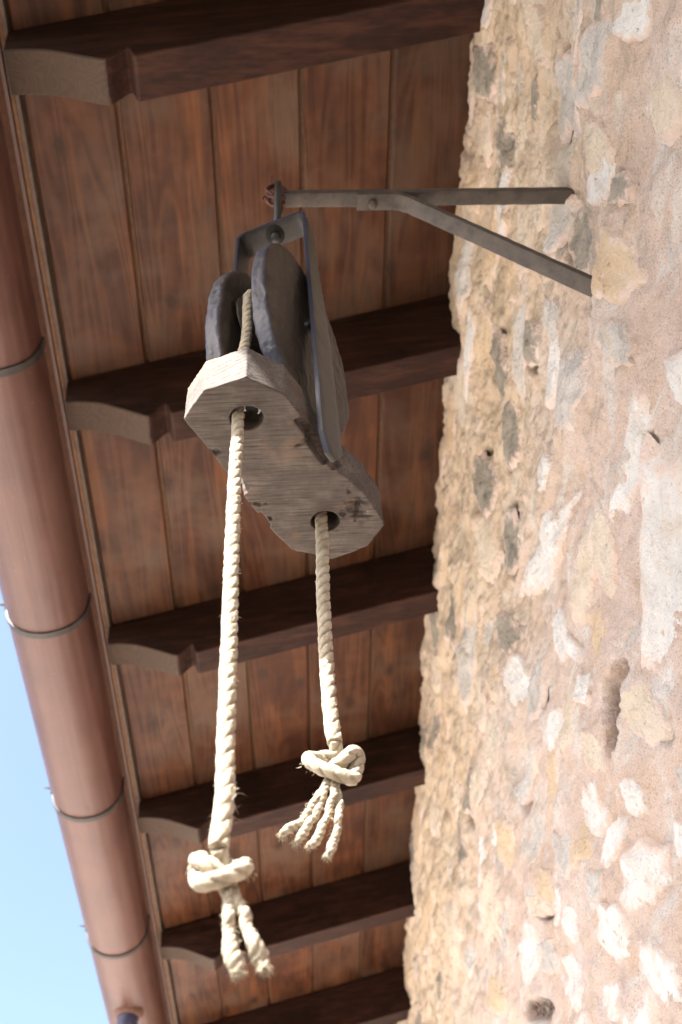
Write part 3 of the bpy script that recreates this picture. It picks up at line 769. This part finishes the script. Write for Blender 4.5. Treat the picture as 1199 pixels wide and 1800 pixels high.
# wooden cheeks
def cheek(o0, o1, ca, cz, ra, rz, seed):
    th = np.linspace(0, 2*np.pi, 60, endpoint=False)
    r = 1+.03*fbm(np.cos(th)*1.5, np.sin(th)*1.5, seed, 3)
    p = 2.35; sq = (np.abs(np.cos(th))**p+np.abs(np.sin(th))**p)**(-1/p)
    ol = [pl(ca+ra*q*math.cos(t), o0, cz+rz*q*math.sin(t)) for t, q in zip(th, r*sq)]
    V, F = prism(ol, e2*(o1-o0)); V, F = bevelled(V, F, .006, 3)
    def setup(ob):
        m = ob.modifiers.new('r', 'REMESH'); m.mode = 'VOXEL'; m.voxel_size = .0030
    V, N, F = baked(V, F, setup)
    d = .0016*fbm(V[:, 0]*35, V[:, 1]*35, V[:, 2]*14, 4)+.0006*fbm(V[:, 0]*180, V[:, 1]*180, V[:, 2]*60, 2)
    a = (V-C0)@e1
    for (ac, zc, hl) in [(ca+.02, cz-.08, .09), (ca-.05, cz+.03, .05), (ca+.06, cz-.02, .07)]:
        line = ac+.006*fbm(V[:, 2]*30, seed+zc, 0*V[:, 2], 3)
        d -= .004*np.exp(-((a-line)/.0018)**2)*np.clip(1-np.abs(V[:, 2]-zc)/hl, 0, 1)
    return V+N*d[:, None], F
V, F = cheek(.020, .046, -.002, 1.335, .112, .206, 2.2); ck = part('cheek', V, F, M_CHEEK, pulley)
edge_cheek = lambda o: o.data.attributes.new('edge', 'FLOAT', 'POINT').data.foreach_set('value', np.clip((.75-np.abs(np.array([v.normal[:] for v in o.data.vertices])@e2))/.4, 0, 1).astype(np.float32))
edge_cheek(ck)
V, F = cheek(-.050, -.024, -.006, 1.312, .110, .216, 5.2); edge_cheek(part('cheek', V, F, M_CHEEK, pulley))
# sheave and axle
SZ, SR = 1.350, .083
prof = [(.018, -.017), (SR+.004, -.017), (SR+.004, -.014), (SR-.006, -.007), (SR-.009, 0), (SR-.006, .007), (SR+.004, .014), (SR+.004, .017), (.018, .017), (.018, -.017)]
n = 48; V = [pl(r*math.cos(2*math.pi*j/n), -.003+q, SZ+r*math.sin(2*math.pi*j/n)) for (r, q) in prof for j in range(n)]
F = [(i*n+j, i*n+(j+1) % n, (i+1)*n+(j+1) % n, (i+1)*n+j) for i in range(len(prof)-1) for j in range(n)]
o = part('sheave', V, F, M_CHEEK, pulley); auto_smooth(o, 40)
V, F = tube([pl(-.005, -.060, SZ), pl(-.005, 0, SZ), pl(-.005, .060, SZ)], .009, .02, 16); part('axle', V, F, M_FRAME, pulley)
# wooden rope guide: long eight sided board with two rope holes, notched where the strap passes
ZB = 1.04; ZT = 1.108
ol = [(323, 737), (358, 687), (433, 662), (500, 693), (535, 738), (564, 792), (590, 826), (618, 845), (645, 872), (673, 914), (675, 923), (647, 960), (584, 983), (553, 976), (514, 967), (486, 941), (444, 892), (378, 804)]
O = np.array([onZ(*p, ZB) for p in ol])
V, F = prism(O, (0, 0, ZT-ZB))
H1 = onZ(433, 735, ZB); H2 = onZ(572, 917, ZB)
def guide_setup(ob):
    tmp = []
    def cut(V, F):
        me = bpy.data.meshes.new('cut'); me.from_pydata([tuple(map(float, v)) for v in V], [], F); me.update()
        bm = bmesh.new(); bm.from_mesh(me); bmesh.ops.recalc_face_normals(bm, faces=bm.faces); bm.to_mesh(me); bm.free()
        c = bpy.data.objects.new('cut', me); COL.objects.link(c); tmp.append(c)
        m = ob.modifiers.new('b', 'BOOLEAN'); m.operation = 'DIFFERENCE'; m.object = c; m.solver = 'EXACT'
    for H, rx, ry in ((H1, .0195, .0165), (H2, .0180, .0155)):
        ring = [(H[0]+rx*math.cos(2*math.pi*j/28), H[1]+ry*math.sin(2*math.pi*j/28), ZB-.02) for j in range(28)]
        cut(*prism(ring, (0, 0, ZT-ZB+.04)))
    cut(*box(pl(TA, .068+.006, (ZB+ZT)/2), e1*(sw+.003), e2*.0125, ez*.08))
    cut(*box(pl(TA+.002, -.070-.006, (ZB+ZT)/2), e1*(sw+.003), e2*.0125, ez*.08))
    # broken chips along the right lower edge and the left edge
    for (a, o, z, ea, eo, e_z, tw) in [(-.034, .060, ZB, .018, .013, .018, .5), (-.004, .060, ZB-.004, .020, .017, .026, -.3), (.018, .060, ZB+.002, .012, .011, .030, -.6), (-.012, -.058, ZB, .016, .009, .03, .3), (.050, -.062, ZB, .012, .005, .012, -.3)]:
        c_, s_ = math.cos(tw), math.sin(tw)
        cut(*box(pl(a, o, z), (e1*c_+ez*s_)*ea, e2*eo, (ez*c_-e1*s_)*e_z))
    m = ob.modifiers.new('r', 'REMESH'); m.mode = 'VOXEL'; m.voxel_size = .0017
    return tmp
V, N, F = baked(V, F, guide_setup)
q = .80*(V[:, 1]+.10*V[:, 0])+.60*V[:, 2]
w = .35*fbm(V[:, 0]*22, V[:, 1]*22, V[:, 2]*22, 3)
ridge = np.sin(2*np.pi*(q/.0047)+w*2.6)
d = .00022*ridge+.0006*fbm(V[:, 0]*40, V[:, 1]*90, V[:, 2]*70, 4)
a = (V-C0)@e1; o_ = (V-C0)@e2
# cracks and crumbling near the far right end
for (a0, o0, a1, o1, dep, wd) in [(.060, .056, .098, .026, .003, .0008), (.082, .060, .112, .034, .004, .0012), (-.072, -.062, -.060, -.044, .004, .0012),
                                  (.045, -.062, .055, -.046, .005, .0014), (.02, -.06, .03, -.045, .004, .0011), (.09, -.01, .12, .014, .002, .0008), (-.03, .058, -.022, .034, .003, .0009)]:
    L2 = (a1-a0)**2+(o1-o0)**2; t = np.clip(((a-a0)*(a1-a0)+(o_-o0)*(o1-o0))/L2, 0, 1)
    wob = .005*fbm(a*110, o_*110, a*0+dep*99, 4)
    dd = np.hypot(a-(a0+t*(a1-a0)), o_-(o0+t*(o1-o0)))+wob
    d -= dep*np.exp(-(np.maximum(dd, 0)/wd)**2)*(V[:, 2] < ZB+.02)
cr = np.exp(-(((a-.098)/.018)**2+((o_-.048)/.014)**2)); d -= .006*cr*np.clip(.35+1.1*fbm(V[:, 0]*120, V[:, 1]*260, V[:, 2]*200, 4), 0, 1.5)
part('rope_guide', V+N*d[:, None], F, M_BLOCK, pulley)

# ------------------------------------------------------------------ rope
rope = thing('rope', 'thick pale twisted rope over the pulley with two knotted frayed ends hanging down', 'rope', (H1[0], H1[1], 1.04))
RR = .0074
def lay(pitch, depth, seed, lobes=3):
    def shp(th, s):
        ph = (th - 2*np.pi*s/pitch)*lobes/2
        m = 1-depth*(1-np.abs(np.cos(ph)))**3.2
        return m*(1+.075*fbm(np.cos(th)*2.2, np.sin(th)*2.2+seed, np.full_like(th, s*150), 4))
    return shp
def rope_piece(name, pts, R, pitch=.048, depth=.20, seed=0., ring=30, step=.0016, rad=None, parent=None):
    C, s = catmull(pts, step)
    r = R if rad is None else R*np.interp(s/s[-1], *rad)
    shp = lay(pitch, depth, seed)
    V, F, UV = sweep(C, s, r, ring, shp)
    o = part(name, V, F, M_ROPE, parent or rope, uv=UV)
    th = np.linspace(0, 2*np.pi, ring, endpoint=False)
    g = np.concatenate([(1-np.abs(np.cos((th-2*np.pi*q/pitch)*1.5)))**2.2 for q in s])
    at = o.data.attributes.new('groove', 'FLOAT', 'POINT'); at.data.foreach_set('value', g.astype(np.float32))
    return o
toward = lambda P: -P/np.linalg.norm(P)
def img_path(L_, y, R=RR):
    out = []
    for (px, py, dz) in L_:
        P = onY(px, py, y); out.append(P+toward(P)*dz*R)
    return out
# over the sheave, down through the two holes
arc = [pl(SR*math.cos(q), -.003, SZ+SR*math.sin(q)) for q in np.linspace(math.pi, 0, 12)]
yL = H1[1]-.001; yR = H2[1]
left = [pl(-SR, -.003, 1.25), onY(424, 640, yL), onY(419, 725, yL), onY(417, 770, yL), onY(413, 830, yL), onY(409, 930, yL), onY(405, 1050, yL), onY(401, 1180, yL), onY(397, 1300, yL), onY(396, 1380, yL), onY(391, 1440, yL), onY(384, 1490, yL)]
rightp = [pl(SR, -.003, 1.25), onY(562, 880, yR), onY(566, 945, yR), onY(568, 1040, yR), onY(572, 1130, yR), onY(577, 1210, yR), onY(583, 1270, yR), onY(589, 1306, yR)]
rope_piece('rope_run', left[::-1]+arc+rightp, RR, seed=1., rad=([0, .3, .5, .7, 1], [1.03, .96, .98, 1.08, 1.06]))
sc_ = lambda L_, cx, cy, k: [(cx+(x-cx)*k, cy+(y-cy)*k, d) for x, y, d in L_]
kl = img_path(sc_([(384, 1489, 0), (391, 1512, -1.0), (412, 1528, -1.3), (436, 1522, -.3), (424, 1532, 1.0), (392, 1545, 1.55), (357, 1554, .9), (344, 1549, -.5), (342, 1532, -1.7), (341, 1513, -.5), (350, 1510, .6), (366, 1522, 1.15), (390, 1540, .25), (396, 1562, -.3)], 388, 1530, .90), yL)
rope_piece('knot', kl, RR*.86, seed=2., depth=.30, pitch=.044)
kr = img_path([(589, 1305, 0), (590, 1325, -1.0), (568, 1332, -1.3), (543, 1334, -.3), (556, 1346, 1.0), (590, 1359, 1.5), (618, 1368, .9), (624, 1358, -.4), (630, 1335, -.7), (622, 1322, .4), (604, 1336, 1.1), (586, 1352, .2), (582, 1374, -.3)], yR)
rope_piece('knot', kr, RR*.95, seed=3., depth=.30, pitch=.044)
def tail(L_, y, R, seed, flare=1.25, kink=.55):
    P_, s_ = catmull(img_path(L_, y), .003)
    k_ = kink*R*np.clip(s_/.012, 0, 1)
    P_ = P_ + np.c_[k_*fbm(s_*75, seed*7.1, .3, 2), k_*fbm(s_*75, seed*3.3, 5.1, 2), .3*k_*fbm(s_*75, seed, 9.1, 2)]
    return rope_piece('strand', P_, R, pitch=.019, depth=.36, seed=seed, ring=24, rad=([0, .3, .6, .88, 1], [.9, 1., .92, flare, flare*.62]), step=.0013)
tail([(393, 1552, -.3), (398, 1585, 0), (402, 1615, .1), (407, 1650, .2), (413, 1685, .3), (419, 1711, .2)], yL, .0047, 4., 1.4)
tail([(404, 1551, -.6), (417, 1578, -.3), (428, 1608, -.2), (441, 1645, .2), (456, 1680, .1), (466, 1703, 0)], yL, .0046, 5., 1.35)
tail([(575, 1372, 0), (555, 1402, .4), (536, 1436, .4), (514, 1456, .5), (496, 1466, .4)], yR, .0039, 6.)
tail([(579, 1374, -.2), (565, 1408, 0), (547, 1444, .2), (534, 1465, .2), (519, 1481, .2)], yR, .0038, 7.)
tail([(586, 1376, 0), (581, 1412, .3), (568, 1450, .4), (556, 1474, .5), (544, 1489, .5)], yR, .0039, 9.)
tail([(591, 1378, -.4), (596, 1410, -.2), (590, 1450, 0), (585, 1480, 0), (577, 1505, 0)], yR, .0038, 10.)
# loose fibres
VF = []
def fibres(L_, y, R, nn, lmin, lmax, down=.3):
    C, s = catmull(img_path(L_, y), .001)
    for _ in range(nn):
        k = random.randrange(len(C)); a = Vector((random.gauss(0, 1), random.gauss(0, 1), random.gauss(0, .5))).normalized()
        a = np.array(a); p = C[k]+a*R*.85; l = random.uniform(lmin, lmax)
        d = a*.7+np.array([random.gauss(0, .5), random.gauss(0, .5), random.gauss(-down, .5)]); d /= np.linalg.norm(d)
        b = np.cross(d, [.3, .5, .8]); b /= np.linalg.norm(b); c = np.cross(d, b); w = random.uniform(.0002, .0005)
        mid = p+d*l*.5+b*l*random.uniform(-.15, .15); end = p+d*l+np.array([0, 0, -.2*l])
        V = [p+b*w, p-b*w*.5+c*w*.9, p-b*w*.5-c*w*.9, mid+b*w*.8, mid-b*w*.4+c*w*.7, mid-b*w*.4-c*w*.7, end]
        F = [(0, 1, 4, 3), (1, 2, 5, 4), (2, 0, 3, 5), (3, 4, 6), (4, 5, 6), (5, 3, 6)]
        VF.append((np.array(V), F))
fibres([(417, 770, 0), (405, 1050, 0), (396, 1380, 0), (384, 1489, 0)], yL, RR, 170, .002, .006)
fibres([(566, 945, 0), (572, 1130, 0), (589, 1306, 0)], yR, RR, 110, .002, .006)
fibres([(401, 1385, 0), (400, 1425, 0)], yL, RR, 46, .005, .011, -.2)
fibres([(345, 1530, 0), (430, 1540, 0)], yL, RR*1.4, 50, .002, .006)
fibres([(545, 1345, 0), (625, 1355, 0)], yR, RR*1.4, 50, .002, .006)
for L_, y, R in [([(400, 1585, 0), (409, 1650, 0), (419, 1708, 0)], yL, .0047), ([(419, 1580, 0), (444, 1650, 0), (466, 1700, 0)], yL, .0047), ([(555, 1402, 0), (516, 1458, 0), (497, 1466, 0)], yR, .0039),
                 ([(566, 1408, 0), (536, 1463, 0), (521, 1479, 0)], yR, .0039), ([(582, 1412, 0), (558, 1472, 0), (545, 1486, 0)], yR, .0039), ([(594, 1410, 0), (584, 1480, 0), (577, 1502, 0)], yR, .0039)]:
    fibres(L_, y, R, 60, .002, .005); fibres([L_[-1], (L_[-1][0], L_[-1][1]+2, 0)], y, R*.8, 60, .002, .006, .9)
part('fibre', *join(*VF), M_ROPE, rope, kind='stuff')
